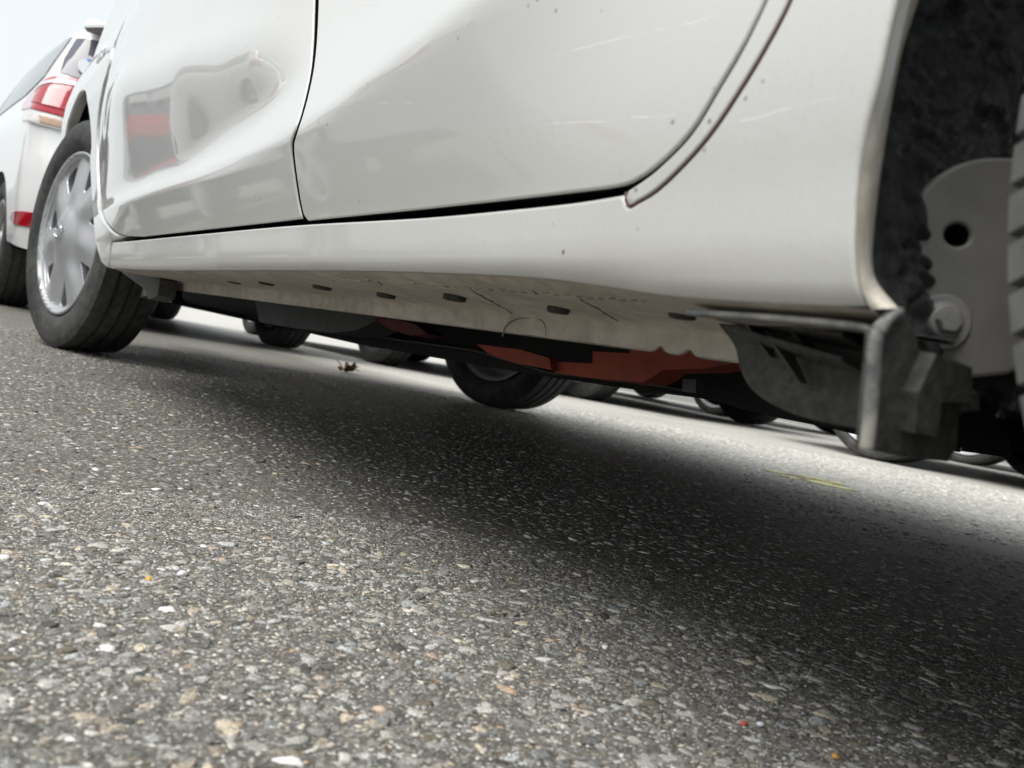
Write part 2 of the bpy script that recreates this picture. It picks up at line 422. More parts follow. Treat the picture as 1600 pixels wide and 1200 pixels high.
def ico(sub):
    import bmesh
    bm = bmesh.new(); bmesh.ops.create_icosphere(bm, subdivisions=sub, radius=1)
    V = np.array([v.co[:] for v in bm.verts]); T = np.array([[v.index for v in f.verts] for f in bm.faces]); bm.free(); return V, T
def stone_mat():
    m = mat('aggregate_stone', (.2, .2, .2), .6, spec=.06); g = NT(m)
    a = g.n('ShaderNodeAttribute', attribute_name='stone_colour')
    n = g.noise(600, 4, .65)
    g.L(g.mix(.5, a.outputs['Color'], g.mix(g.map(n, .35, .65), (.02, .02, .02), (.98, .98, .98)), 'OVERLAY'), g.b.inputs['Base Color'])
    g.bump(n, .6, .0012); return m
MT['stone'] = stone_mat()
def scatter(name, cells, sub, size, hfac, bright=1., protf=(.04, .20), power=2.2):
    """cells: (N,2) positions"""
    V0, T0 = ico(sub); n = len(cells); nv = len(V0)
    s = size[0]+(size[1]-size[0])*rng.random(n)**power
    ax = np.stack([s*(.8+.7*rng.random(n)), s*(.5+.4*rng.random(n)), s*(hfac[0]+(hfac[1]-hfac[0])*rng.random(n))], 1)
    # angular crushed stone: cut every pebble by a few random planes
    U_ = V0[None]*np.ones((n, 1, 1))
    for k in range(4):
        d = rng.normal(size=(n, 3)); d[:, 2] *= .5; d /= np.linalg.norm(d, axis=1)[:, None]
        lim = .45+.4*rng.random(n)
        t = np.einsum('nvi,ni->nv', U_, d)-lim[:, None]
        U_ = U_-np.maximum(t, 0)[..., None]*d[:, None, :]
    jit = 1+.20*(rng.random((n, nv, 1))-.5)*2
    V = U_*jit*ax[:, None, :]
    cap = ax[:, None, 2]*(.35+.4*rng.random((n, 1)))     # worn flat, slightly tilted tops
    tl = (rng.random((n, 2))-.5)*.35
    V[:, :, 2] = np.minimum(V[:, :, 2], cap+tl[:, 0:1]*V[:, :, 0]+tl[:, 1:2]*V[:, :, 1])
    a = rng.random(n)*2*math.pi; ca, sa = np.cos(a)[:, None], np.sin(a)[:, None]
    x = V[:, :, 0]*ca-V[:, :, 1]*sa; y = V[:, :, 0]*sa+V[:, :, 1]*ca
    top = cap[:, 0]
    prot = s*(protf[0]+protf[1]*rng.random(n)**1.6)                # how far the top stands out of the binder
    z = V[:, :, 2]-top[:, None]+prot[:, None]
    P = np.stack([x+cells[:, 0:1], y+cells[:, 1:2], z], 2).reshape(-1, 3)
    T = (T0[None]+np.arange(n)[:, None, None]*nv).reshape(-1, 3)
    me = bpy.data.meshes.new(name)
    me.vertices.add(len(P)); me.vertices.foreach_set('co', P.ravel().astype(np.float32))
    me.loops.add(T.size); me.loops.foreach_set('vertex_index', T.ravel().astype(np.int32))
    me.polygons.add(len(T)); me.polygons.foreach_set('loop_start', np.arange(0, T.size, 3, dtype=np.int32))
    g = (.14+.37*rng.random(n)**1.4)*bright
    col = np.stack([g, g*.97, g*.905], 1)
    k = rng.random(n)
    col[k < .12] *= [.92, .98, 1.04]
    col[(k > .12) & (k < .24)] *= [1.12, 1.02, .86]
    t_ = (k > .24) & (k < .30); col[t_] *= .5
    t_ = (k > .962); col[t_] = np.array([.60, .57, .48])*(.6+.6*rng.random((t_.sum(), 1)))
    t_ = (k > .985); col[t_] = np.array([.80, .79, .77])*(.75+.4*rng.random((t_.sum(), 1)))
    t_ = (k > .30) & (k < .310); col[t_] = np.array([.40, .30, .22])*(.7+.5*rng.random((t_.sum(), 1)))
    col = np.concatenate([col, np.ones((n, 1))], 1)
    at = me.attributes.new('stone_colour', 'FLOAT_COLOR', 'POINT')
    at.data.foreach_set('color', np.repeat(col, nv, 0).ravel().astype(np.float32))
    me.update(calc_edges=True); me.materials.append(MT['stone'])
    o = bpy.data.objects.new(name, me); COL.objects.link(o); tag(o, kind='stuff'); return o
def grid_pts(x0, x1, y0, y1, d, keep):
    X, Y = np.meshgrid(np.arange(x0, x1, d), np.arange(y0, y1, d)); P = np.stack([X.ravel(), Y.ravel()], 1)
    P += (rng.random(P.shape)-.5)*d*1.1
    return P[keep(P)]
rad = lambda P: np.hypot(P[:, 0], P[:, 1])
wedge = lambda P: (P[:, 1] < .25-.0*P[:, 0]) & (P[:, 0] > -.15)
near = grid_pts(-.2, .9, -.8, .35, .0074, lambda P: (rad(P) < .72) & (rad(P) > .1) & wedge(P))
mid = grid_pts(-.3, 2.2, -1.6, .5, .0092, lambda P: (rad(P) >= .72) & (rad(P) < 1.75) & wedge(P) & (P[:, 1] > -1.4))
farp = grid_pts(-.3, 3.4, -1.9, .5, .0125, lambda P: (rad(P) >= 1.75) & (rad(P) < 3.3) & wedge(P) & (P[:, 1] > -1.85))
grit1 = grid_pts(-.1, 1.0, -.9, .30, .0027, lambda P: (rad(P) < .85) & (rad(P) > .2) & wedge(P) & (P[:, 0] > .05))
scatter('asphalt_aggregate', near, 2, (.0019, .0072), (.35, .6))
scatter('asphalt_aggregate', mid, 1, (.0022, .0070), (.35, .6))
lit_strip_gain = lambda P: 1+1.1*np.clip((-1.35-P[:, 1])/.5, 0, 1)  # stones coloured paler beyond the car to carry the same painted light
scatter('asphalt_aggregate', farp, 1, (.0028, .0075), (.35, .6), lit_strip_gain(farp))
lit_strip_pts = grid_pts(.5, 3.4, -3.3, -1.85, .0145, lambda P: rad(P) < 3.9)
scatter('asphalt_aggregate', lit_strip_pts, 1, (.0030, .0085), (.35, .6), lit_strip_gain(lit_strip_pts))
def ico(sub, _old=ico):
    if sub: return _old(sub)
    V = np.array([(1, 0, 0), (-1, 0, 0), (0, 1, 0), (0, -1, 0), (0, 0, 1.)])
    return V, np.array([(0, 2, 4), (2, 1, 4), (1, 3, 4), (3, 0, 4)])
scatter('asphalt_grit', grit1, 0, (.0007, .0021), (.6, 1.0), 1.15, protf=(.25, .5), power=1.6)

# ------------------------------------------------------------------ side surface of the near car
XR, XF_, ZH, RT = -.127, 2.579, .295, .300           # axles, hub height, tyre radius
YC = -.99                                           # centre line of the car
crease_px = [(160, 328), (240, 303), (313, 282), (373, 260), (453, 223), (507, 197), (560, 163), (607, 133), (660, 100), (720, 62), (800, 5)]
cp = np.array([onY(*p, -.245) for p in crease_px])[::-1]
cx, cz = cp[:, 0], cp[:, 2]
cx = np.concatenate([[-.5, .2], cx, [2.5, 3.4]]); cz = np.concatenate([[.62, .52], cz, [.34, .34]])
gx_ = np.arange(-.9, 3.5, .01); gz_ = np.arange(.14, 1.02, .002)
def sst(a, b, v): t = np.clip((v-a)/(b-a), 0, 1); return t*t*(3-2*t)
def table():
    X, Z = np.meshgrid(gx_, gz_, indexing='ij')
    zc = np.interp(X, cx, cz)
    # oval hollow of the front door, measured from the photo
    top_px = [(170, 163), (240, 123), (340, 80), (407, 58), (450, 52), (479, 85)]
    bot_px = [(160, 326), (240, 293), (287, 280), (340, 240), (407, 197), (440, 163), (470, 123), (479, 90)]
    tp = np.array([onY(*p, -.255) for p in top_px]); bp = np.array([onY(*p, -.25) for p in bot_px])
    zt = np.interp(X, tp[::-1, 0], tp[::-1, 2]); zb = np.interp(X, bp[::-1, 0], bp[::-1, 2])
    x_end = min(tp[-1, 0], bp[-1, 0])
    s_low = .10+.17*sst(.22, .5, X)                       # below the crease: leans out going up
    s_low = s_low*(1-sst(2.15, 2.45, X)*.8)
    s_up = -.27-.06*sst(.9, 1.2, X)
    ovl = sst(zb-.008, zb+.040, Z)*(1-sst(zt-.06, zt+.02, Z))*sst(x_end-.02, x_end+.10, X)*(1-sst(2.2, 2.45, X))
    s_up = s_up+ovl*(.33+.27)
    s_up = s_up+.15*sst(zt-.02, zt+.05, Z)*sst(.75, .95, X)
    s_up = np.where(Z > .72, -.05, s_up)
    k = sst(zc-.004, zc+.012, Z)
    # crease fades out towards the rear quarter
    fade = sst(.26, .48, X)*(1-sst(2.15, 2.45, X)*.9)
    s_q = .22-.30*sst(.20, .36, Z)                        # quarter panel: barrel
    s = (s_low*(1-k)+s_up*k)*fade+s_q*(1-fade)
    sill = sst(.262, .248, Z)*1.0
    s_sill = .30*(1-sst(.208, .236, Z))+.05
    s = s*(1-sill)+s_sill*sill*sst(.1, .2, X)+s*sill*(1-sst(.1, .2, X))*0
    Y = np.cumsum(s, 1)*.002
    i0 = np.searchsorted(gz_, .212)
    Y = Y-Y[:, i0:i0+1]-.262
    Y += -.012*sst(.30, .12, X)*0
    # fender: stands out over the wheel, falls away above it; the nose turns in
    yf = np.interp(Z, [.14, .20, .25, .35, .50, .60, .66, .72, .78, .86, .95, 1.02], [-.27, -.262, -.262, -.266, -.256, -.246, -.248, -.261, -.284, -.322, -.365, -.40])
    kf = sst(1.55, 2.20, X)*sst(.23, .36, Z)
    Y = Y*(1-kf)+yf*kf
    t = np.clip((X-2.90)/.5, 0, 1); Y -= .40*t**2.0
    # rounded lower edge of the sill
    zb_ = np.array([onY(*p, -.261) for p in ((1350, 486), (1200, 479), (1050, 467), (930, 449), (830, 437), (690, 430), (560, 426), (400, 424.5), (240, 424), (176, 421))])
    dz = Z-np.interp(X, zb_[:, 0], zb_[:, 2])
    Y -= np.where(X < 1.8, .0050*(1-np.clip(dz/.009, 0, 1))**2, 0)
    # smooth along x
    for _ in range(14):
        Y[1:-1] = (Y[:-2]+2*Y[1:-1]+Y[2:])/4
    return Y
YT = table()
def ysurf(x, z):
    fx = np.clip((np.asarray(x, float)-gx_[0])/.01, 1.001, len(gx_)-3.001); fz = np.clip((np.asarray(z, float)-gz_[0])/.002, 1.001, len(gz_)-3.001)
    ix = fx.astype(int); iz = fz.astype(int); tx = fx-ix; tz = fz-iz
    def wts(t): return [(-t+2*t*t-t**3)/2, (2-5*t*t+3*t**3)/2, (t+4*t*t-3*t**3)/2, (-t*t+t**3)/2]
    wx, wz = wts(tx), wts(tz); r = 0
    for a in range(4):
        for b in range(4): r = r+wx[a]*wz[b]*YT[ix+a-1, iz+b-1]
    return r
def side_map(Q): return np.stack([Q[:, 0], ysurf(Q[:, 0], Q[:, 1]), Q[:, 1]], 1)
def side(px, py):
    y = -.26
    for _ in range(30):
        p = onY(px, py, y); y = .5*y+.5*float(ysurf(p[0], p[2]))
    return (p[0], p[2])

# ------------------------------------------------------------------ the near car
car = empty('white_hatchback', (1.22, YC, 0))
tag(car, 'white hatchback with dusty sill and silver wheel covers filling the view', 'car')
car_parts = []
class Here:
    pass
def to_car(o):                                   # parts were laid out in place: keep them there under the root
    o.parent = car; o.matrix_parent_inverse = Matrix.Translation((-1.22, -YC, 0)); return o
S2 = lambda L_: [side(*p) for p in L_]
fd_rear = catmull([(494, -120), (491, 0), (488, 70), (482, 120), (469, 175), (457, 212), (454, 228), (456, 255), (464, 310), (471, 342)], 5)
fd_bot = [(440, 346), (330, 358), (222, 370)]
fd_front = catmull([(200, 369), (184, 364), (171, 352), (162, 335), (157, 300), (155, 233), (160, 163), (181, 72)], 4)
poly_fd = S2(list(fd_rear)+fd_bot+list(fd_front))
x_up = poly_fd[-1][0]; x_b = poly_fd[0][0]
poly_fd = [(x_b+.015, .93)]+poly_fd+[(x_up+.03, .80), (x_up+.03, .93)]
to_car(panel('front_door', poly_fd, side_map, MT['paint'], None, .012, .005, .0016, .02, normal_sign=-1, skirt_m=MT['void']))
rd_front = [(p[0]+6-1.5*i/len(fd_rear), p[1]) for i, p in enumerate(fd_rear)][::-1]
rd_front[0] = (478, 342)
rd_arc = catmull([(660, 327), (780, 314), (900, 300), (960, 292), (990, 283), (1029, 256), (1079, 204), (1125, 129), (1158, 73), (1194, 0), (1215, -60)], 5)
prf = S2(rd_front); pra = S2([(480, 345)]+list(rd_arc))
poly_rd = [(prf[-1][0]+.01, .93)]+prf[::-1]+pra+[(pra[-1][0]-.07, .55), (pra[-1][0]-.10, .93)]
to_car(panel('rear_door', poly_rd, side_map, MT['paint'], None, .011, .004, .0016, .02, normal_sign=-1, skirt_m=MT['void']))
# strip between rear door and wheel arch
tr_r = catmull([(985, 321), (1033, 290), (1104, 215), (1167, 121), (1208, 50), (1233, 0), (1256, -60)], 5)
tr_l = [(p[0]+4.5, p[1]+2.5) for p in catmull([(985, 291), (1000, 281), (1029, 258), (1079, 206), (1125, 131), (1158, 75), (1194, 1), (1215, -59)], 5)]
ptl, ptr = S2(tr_l), S2(tr_r)
poly_tr = ptr+[(ptr[-1][0]-.07, .55), (ptl[-1][0]-.07, .55)]+ptl[::-1]+S2([(981, 298), (979, 310), (980, 319)])
o = to_car(panel('door_surround_trim', poly_tr, side_map, MT['paint'], None, .008, .003, .0012, .02, normal_sign=-1, lift=.0006, skirt_m=MT['void']))
o['label'] = 'narrow white strip with a brown lower edge'
# brown sealant line along the strip's lower edge
bl_ = MB(); pl = []
for q in S2([(977, 300), (977, 312), (979, 320)]+list(tr_r)[:-4]):
    pl.append((q[0], float(ysurf(*q))-.0008, q[1]))
bl_.tube(pl, .0009, 6)
to_car(bl_.build('sealant_line', MT['brown'], None, True))
# side panel: sill + quarter in one piece
sill_top = catmull([(176, 379), (215, 375.5), (340, 363), (473, 351), (660, 340), (800, 327), (900, 316), (974, 304)], 4)
arch_o = catmull([(1430, -90), (1398, 0), (1371, 121), (1356, 179), (1345, 233), (1338, 292), (1334, 375), (1338, 437), (1349, 470), (1357, 484)], 5)
sill_bot = catmull([(1350, 486), (1200, 479), (1050, 467), (930, 449), (830, 437), (690, 430), (560, 426), (400, 424.5), (240, 424), (176, 421)], 4)
pst = S2(sill_top); pao = S2(arch_o); psb = S2(sill_bot)
psr = S2([(p[0]+2, p[1]+1.5) for p in tr_r])
poly_sp = pst+S2([(976, 318), (983, 325)])+psr+[(psr[-1][0]-.07, .56)]+[(pao[0][0]-.02, .56)]+pao+psb[1:]
to_car(panel('side_panel', poly_sp, side_map, MT['paint'], None, .011, .003, .0018, .006, normal_sign=-1))
# front fender with the wheel opening
fe = S2([(p[0]-5, p[1]) for p in fd_front[::-1]])
low = S2([(172, 377), (172, 421), (166, 419)]+list(catmull([(158, 412), (150, 386), (145, 342), (142, 295), (140, 250)], 4)))
arch_f = [(XF_+.352*math.cos(a), ZH+.352*math.sin(a)) for a in np.linspace(R(149), R(-30), 40)]
poly_ff = [(x_up+.035, .90), (x_up+.035, .80)]+[p for p in fe]+low+[p for p in arch_f if True]+[(3.3, .20), (3.38, .40), (3.36, .62), (3.1, .80)]
fender = to_car(panel('front_fender', poly_ff, side_map, MT['paint'], None, .018, .008, .006, .02, normal_sign=-1))
# chrome script badge on the fender
q = side(160, 86)
ft = bpy.data.curves.new('fender_badge', 'FONT'); ft.body = 'HYBRID'; ft.size = .034; ft.extrude = .0015; ft.align_x = 'CENTER'; ft.align_y = 'CENTER'; ft.shear = .15
tmp = bpy.data.objects.new('tmp', ft); COL.objects.link(tmp)
dg = bpy.context.evaluated_depsgraph_get(); me = bpy.data.meshes.new_from_object(tmp.evaluated_get(dg)); bpy.data.objects.remove(tmp)
me.materials.append(MT['chrome'])
bd = bpy.data.objects.new('fender_badge', me); link(bd)
Rm = Matrix(((-1, 0, 0), (0, 0, 1), (0, 1, 0))).to_4x4()
me.transform(Matrix.Translation((q[0], float(ysurf(*q))+.003, q[1])) @ Rm)
to_car(bd)

# dirty returned lip of the rear wheel arch
aR = catmull([(1463, -90), (1435, 0), (1410, 79), (1392, 167), (1379, 250), (1373, 292), (1365, 367), (1363, 408), (1371, 442), (1404, 482)], 5)
A = [np.array((p[0]-.0008, float(ysurf(*p))-.0008, p[1])) for p in pao]
Bp = [onY(p[0], p[1], -.2715) for p in aR]
V = []; Fc = []; n = len(A)
for i in range(n):
    a = A[i]; b = Bp[min(i, len(Bp)-1)]
    m1 = a+(b-a)*.45+np.array([-.0010, .0022, 0])
    m2 = b+np.array([.014, -.010, 0])
    V += [a, a+(b-a)*.2+np.array([-.0004, .0012, 0]), m1, b, m2]
for i in range(n-1):
    for k in range(4): Fc.append((i*5+k, i*5+k+1, (i+1)*5+k+1, (i+1)*5+k))
lip = MB(); lip.add(V, Fc)
to_car(lip.build('wheel_arch_lip', MT['dirty_lip'], None, True))
# dark recess behind the door gaps
jm = MB()
for (x0, x1, z0, z1, yy) in ((.34, 2.15, .235, .56, -.325), (.6, 2.3, .5, .92, -.345)):
    jm.box(((x0+x1)/2, yy-.01, (z0+z1)/2), (x1-x0, .02, z1-z0))
to_car(jm.build('door_jamb', MT['void']))

# ---- sill underside, flange, plugs
E0 = np.array([(p[0], float(ysurf(*p)), p[1]) for p in psb[::-1]])
xs = np.linspace(1.75, .196, 420)
def edge_at(x): return np.array([x, np.interp(x, E0[::-1, 0], E0[::-1, 1]), np.interp(x, E0[::-1, 0], E0[::-1, 2])])
YFL, ZFT, ZFB = -.372, .2040, .1893
XN1, XN2 = onY(1030, 548, -.372)[0], onY(1075, 553, -.372)[0]
V = []; Fc = []; prof_n = 7
for x in xs:
    e = edge_at(x)
    e = e+np.array([0, .0004, .0008])
    f1 = np.array([x, YFL, ZFT]); 
    row = [e, e+(f1-e)*.1+[0, 0, -.0016], e+(f1-e)*.45+[0, 0, -.0008], e+(f1-e)*.8+[0, 0, .0008], f1+[0, .004, .0006]]
    notch = 0
    for xn in (XN1, XN2): notch += .0042*math.exp(-((x-xn)/.0042)**2)
    wav = .0006*math.sin(x*70)+.0004*math.sin(x*173)
    row += [np.array([x, YFL+.0012+wav*.6, ZFT-.002]), np.array([x, YFL+wav, ZFB+notch+wav*.4])]
    row = [np.array([max(q_[0], .196+.30*max(0, -.268-q_[1])), q_[1], q_[2]]) for q_ in row]
    V += row
for i in range(len(xs)-1):
    for k in range(prof_n-1): Fc.append((i*prof_n+k, i*prof_n+k+1, (i+1)*prof_n+k+1, (i+1)*prof_n+k))
us = MB(); us.add(V, Fc); k = len(us.V)
to_car(us.build('sill_underside', MT['under'], None, True, R(38)))
fl = MB(); Vb = []
for x in np.linspace(1.75, .228, 300):
    notch = sum(.0042*math.exp(-((x-xn)/.0042)**2) for xn in (XN1, XN2))
    zt_, zb_ = ZFT-.002, ZFB+notch-.0006
    Vb += [(x, YFL+.0009, zb_), (x, YFL-.0012, zb_), (x, YFL-.0012, zt_)]
fl.add(Vb, [(i*3+k, i*3+k+1, (i+1)*3+k+1, (i+1)*3+k) for i in range(299) for k in range(2)])
to_car(fl.build('weld_flange', MT['under'], None, True, R(38)))
def under_pt(px, py):
    # the sloping underside plane between sill edge and flange
    return onP(px, py, (1, -.262, .2095), np.cross([1, 0, 0], [0, YFL+.262, ZFT-.2095]))
for (px, py, rr) in ((366, 441, .010), (416, 443, .010), (503, 450, .0105), (603, 463, .0095), (710, 467, .0095), (872, 486, .0080), (1066, 494, .0075)):
    c = under_pt(px, py); b = MB()
    b.lathe([(-.0016, 0), (-.0016, rr*.42), (-.0006, rr*.5), (-.0006, rr*.68), (-.0016, rr*.74), (-.0013, rr*.93), (.0002, rr), (.004, rr)], 24)
    b.V = [(v[0]*1.05+c[0], v[2]*.9+c[1], v[1]+c[2]) for v in b.V]
    to_car(b.build('sill_plug', MT['rubber'], None, True, R(40)))
# bead of sealer seams across the underside
sm = MB()
for a_, b_ in (((735, 452), (800, 488)), ((905, 465), (965, 500))):
    pA, pB = under_pt(*a_), under_pt(*b_)
    pts = [pA+(pB-pA)*t+np.array([(random.random()-.5)*.004, 0, -.0006]) for t in np.linspace(0, 1, 14)]
    sm.tube(pts, [.0003+.0004*random.random() for _ in pts], 5)
pts = [under_pt(x_, y_)+np.array([0, 0, -.0004]) for x_, y_ in zip(np.linspace(520, 1030, 60), np.interp(np.linspace(520, 1030, 60), [520, 700, 850, 1030], [436, 446, 458, 472])+np.random.default_rng(3).normal(0, 1.3, 60))]
for i in range(0, 58, 2): sm.tube(pts[i:i+2], .00045, 5)
ar = MB(); ar.tube([onY(a, b_, YFL+.0016) for a, b_ in catmull([(785, 526), (790, 510), (804, 500), (825, 497), (842, 499), (851, 508), (853, 524)], 5)], [.0006]*12+[.0003]*19, 6)
to_car(ar.build('jacking_point_lip', MT['sealer'], None, True))
to_car(sm.build('sealer_seam', MT['sealer'], None, True))

# ---- underbody
ub = MB()
ub.box((1.02, YC, .225), (1.75, 1.22, .03))
ub.box((.9, YC, .19), (1.2, .22, .05))
to_car(ub.build('floor_pan', MT['black']))
P_ = lambda L_, y: [onY(a, b, y) for a, b in L_]
def slab(name, px, y, th, m, parent=None):
    b = MB(); b.prism(P_(px, y), (0, -th, 0)); return to_car(b.build(name, m))
# long black tray whose lower edge is the low line of the underbody
yT = -.72
slab('under_tray', [(250, 440), (262, 472), (330, 485), (400, 500), (480, 520), (560, 538), (640, 552), (760, 573), (900, 594), (1050, 613), (1200, 645), (1345, 681), (1480, 700), (1480, 560), (1100, 520), (700, 470), (420, 440)], yT, .10, MT['black'])
pb = MB(); pb.tube([onY(a, b, -.70) for a, b in ((560, 521), (640, 533), (745, 548), (860, 583), (960, 594), (1050, 606), (1150, 625), (1340, 671), (1500, 700))], .0035, 8)
to_car(pb.build('brake_pipe', MT['pipe'], None, True))
slab('fuel_tank', [(398, 468), (405, 503), (430, 508), (520, 520), (556, 516), (590, 500), (600, 470)], -.60, .06, MT['tank'])
slab('heat_shield', [(583, 497), (620, 499), (650, 507), (668, 522), (640, 524), (610, 515)], -.60, .03, MT['redlip'])
slab('battery_shield', [(744, 538), (756, 539), (812, 546), (858, 559), (862, 578), (800, 566), (764, 553)], -.56, .02, MT['redmetal'])
slab('battery_shield', [(868, 565), (926, 568), (926, 549), (984, 552), (985, 520), (1180, 540), (1140, 569), (1100, 576), (1052, 577), (1034, 578), (1022, 588), (1004, 597), (962, 594), (920, 590), (868, 582)], -.57, .03, MT['redmetal'])
slab('underbody_bracket', [(1067, 592), (1087, 592), (1087, 614), (1066, 612)], -.60, .01, MT['tank'])
slab('underbody_cover', [(1040, 577), (1180, 560), (1300, 620), (1345, 640), (1345, 678), (1200, 650), (1100, 622)], -.66, .03, MT['black'])
bm_ = MB(); bm_.box((.10, YC, .175), (.09, 1.1, .05), bev=.012)
to_car(bm_.build('rear_axle_beam', MT['black']))
# little bracket and arm behind the front wheel
slab('front_deflector', [(186, 422), (240, 428), (250, 436), (246, 462), (232, 468), (226, 452), (205, 436)], -.33, .03, MT['plastic'])
slab('deflector_stay', [(210, 440), (226, 448), (228, 462), (212, 466), (206, 452)], -.42, .02, MT['panel'])
am = MB(); am.tube([(2.58, -.55, .19), (2.45, -.85, .17), (2.30, -1.1, .18)], [.03, .025, .03], 8); am.tube([(2.2, -.5, .2), (2.0, -.7, .19), (1.7, -.75, .21)], .03, 8)
to_car(am.build('lower_arm', MT['black'], None, True))

# ---- rear wheel house: tar-sprayed liner, grey panel, bolt
def wall_map(Q):   # (a, y): a = angle round the axle, y inboard
    a, y = Q[:, 0]/.335, Q[:, 1]
    rr = .346+.20*np.clip(-.285-y, 0, .3)*np.clip(1-np.abs(a)/1.2, 0, 1)
    return np.stack([XR+rr*np.cos(a), y, ZH+rr*np.sin(a)], 1)
from mathutils import noise as mn
def wrinkle(Q, D):
    o_ = np.empty(len(Q))
    for i, (a, y) in enumerate(Q):
        q_ = mn.fractal(Vector((a*55, y*14, 3)), .6, 2.1, 4)
        rdg = 1-abs(mn.noise(Vector((a*90+mn.noise(Vector((a*20, y*30, 0)))*1.6, y*22, 8))))*2
        fine = mn.noise(Vector((a*300, y*300, 1)))
        o_[i] = .0024*q_+.0052*max(0, rdg-.40)+.0006*fine
    return o_
to_car(panel('wheelhouse_liner', [(-.105, -.284), (.20, -.284), (.20, -.56), (-.105, -.56)], wall_map, MT['liner'], None, .0022, .003, 0, 0, disp=wrinkle, normal_sign=-1))
wl = MB(); wl.lathe([(-.285, .365), (-.57, .39), (-.57, 0)], 40, a0=R(30), a1=R(185))
wl.V = [(v[0]+XR, v[1], v[2]+ZH) for v in wl.V]
to_car(wl.build('wheelhouse_top', MT['liner'], None, True))
# grey panel: a flat sheet facing the wheel, in front of the liner
pc = np.array([.222, -.335, .225]); pn = np.array([-.80, .60, .0]); pn /= np.linalg.norm(pn)
pu = np.cross([0, 0, 1], pn); pv = np.array([0, 0, 1.])
def gpt(px, py):
    q_ = onP(px, py, pc, pn)-pc; return (q_ @ pu, q_ @ pv)
gp_px = catmull([(1442, 300), (1470, 272), (1510, 252), (1560, 245), (1640, 250)], 5)+[(1640, 560)]+[(1575, 585), (1500, 592), (1470, 560), (1420, 500), (1408, 470)]+catmull([(1412, 450), (1428, 400), (1436, 350)], 3)
g_hole = [gpt(1497+20*math.cos(a), 367+17*math.sin(a)) for a in np.linspace(0, 2*math.pi, 28, endpoint=False)]
def gp_map(Q): return pc+Q[:, :1]*pu+Q[:, 1:]*pv
gp = panel('inner_panel', [gpt(*p) for p in gp_px], gp_map, MT['panel'], None, .006, .002, .002, .006, holes=[g_hole])
# make sure it faces the camera
to_car(gp)
hb = MB(); c0 = pc+gpt(1497, 367)[0]*pu+gpt(1497, 367)[1]*pv
rot = Matrix((tuple(pu), tuple(pn), tuple(pv))).transposed()
def oriented(b, c):
    b.V = [tuple(Vector(c)+rot @ Vector(v)) for v in b.V]; return b
hb.lathe([(-.0005, .0043), (-.02, .0043), (-.02, 0)], 24); oriented(hb, c0)
to_car(hb.build('panel_hole', MT['void'], None, True))
c1 = pc+gpt(1472, 503)[0]*pu+gpt(1472, 503)[1]*pv
sc = np.linalg.norm(onP(1472+43, 503, c1, fw)-onP(1472, 503, c1, fw))
b = MB(); b.lathe([(.0, sc*1.0), (.0012, sc*1.0), (.0018, sc*.95), (.0019, sc*.72), (.0024, sc*.66), (.0030, sc*.60), (.0042, sc*.56), (.0046, sc*.5), (.0046, 0)], 40); oriented(b, c1)
wsh = to_car(b.build('washer', MT['bolt'], None, True, R(30)))
b = MB(); b.lathe([(.0040, sc*.43), (.0085, sc*.43), (.0095, sc*.38), (.0095, 0)], 6); oriented(b, c1)
b2 = b.build('bolt_head', MT['bolt'], None, False)
b2.parent = wsh; b2.matrix_parent_inverse = Matrix.Identity(4)
# bracket under the panel
slabz = MB(); slabz.prism([onP(a, b_, pc+np.array([.01, 0, 0]), pn) for a, b_ in ((1493, 592), (1565, 580), (1620, 585), (1620, 606), (1500, 606))], tuple(-pn*.03))
to_car(slabz.build('panel_bracket', MT['black']))

# ---- black plastic air deflector in front of the rear wheel
dfl = []
xP = .186
Pz = lambda px, py, x: onX(px, py, x)
# forward plate (behind the rim), facing outwards
pl_px = catmull([(1120, 505), (1146, 540), (1155, 575), (1172, 607), (1205, 632), (1250, 651), (1300, 663), (1350, 672)], 5)+[(1365, 690), (1378, 520)]
def plate_map_y(y0):
    return lambda Q: np.stack([Q[:, 0], np.full(len(Q), y0), Q[:, 1]], 1)
yq = -.325
pol = [(onY(a, b_, yq)[0], onY(a, b_, yq)[2]) for a, b_ in pl_px]
to_car(panel('deflector_plate', pol, plate_map_y(yq), MT['plastic'], None, .004, .0015, .001, .004, normal_sign=-1))
# top shelf rim, thick rounded edge
rim_px = catmull([(1076, 489), (1110, 490), (1200, 496), (1280, 503), (1340, 510), (1362, 516), (1371, 524)], 5)
rm = MB(); rm.tube([onY(a, b_, -.272) for a, b_ in rim_px], .0014, 10)
sh = [onY(a, b_, -.272) for a, b_ in rim_px[:-7]]
V = []; 
for q_ in sh: V += [q_+np.array([0, 0, .0006]), np.array([q_[0]*1.0, yq-.001, q_[2]+.004]), q_+np.array([0, 0, -.0008]), np.array([q_[0], yq-.001, q_[2]+.002])]
Fc = []
for i in range(len(sh)-1):
    for a_, b_ in ((0, 1), (1, 3), (3, 2), (2, 0)): Fc.append((i*4+a_, i*4+b_, (i+1)*4+b_, (i+1)*4+a_))
rm.add(V, Fc)
to_car(rm.build('deflector_rim', MT['plastic_edge'], None, True, R(40)))
# ribs across the hollow
rb = MB()
for a_, b_, z_ in (((1120, 500), (1360, 553), 0), ((1150, 530), (1360, 590), 0)):
    p_, q_ = onY(*a_, yq+.002), onY(*b_, yq+.002)
    rb.prism([p_, q_, q_+np.array([0, .020, .004]), p_+np.array([0, .008, .004])], (0, 0, .0016))
for a_, b_ in (((1190, 507), (1215, 560)), ((1255, 512), (1290, 568)), ((1235, 540), (1262, 600))):
    p_, q_ = onY(*a_, yq+.0025), onY(*b_, yq+.0025)
    rb.prism([p_, q_, q_+np.array([0, .005, 0]), p_+np.array([0, .012, 0])], (.0014, 0, 0))
to_car(rb.build('deflector_rib', MT['plastic'], None))
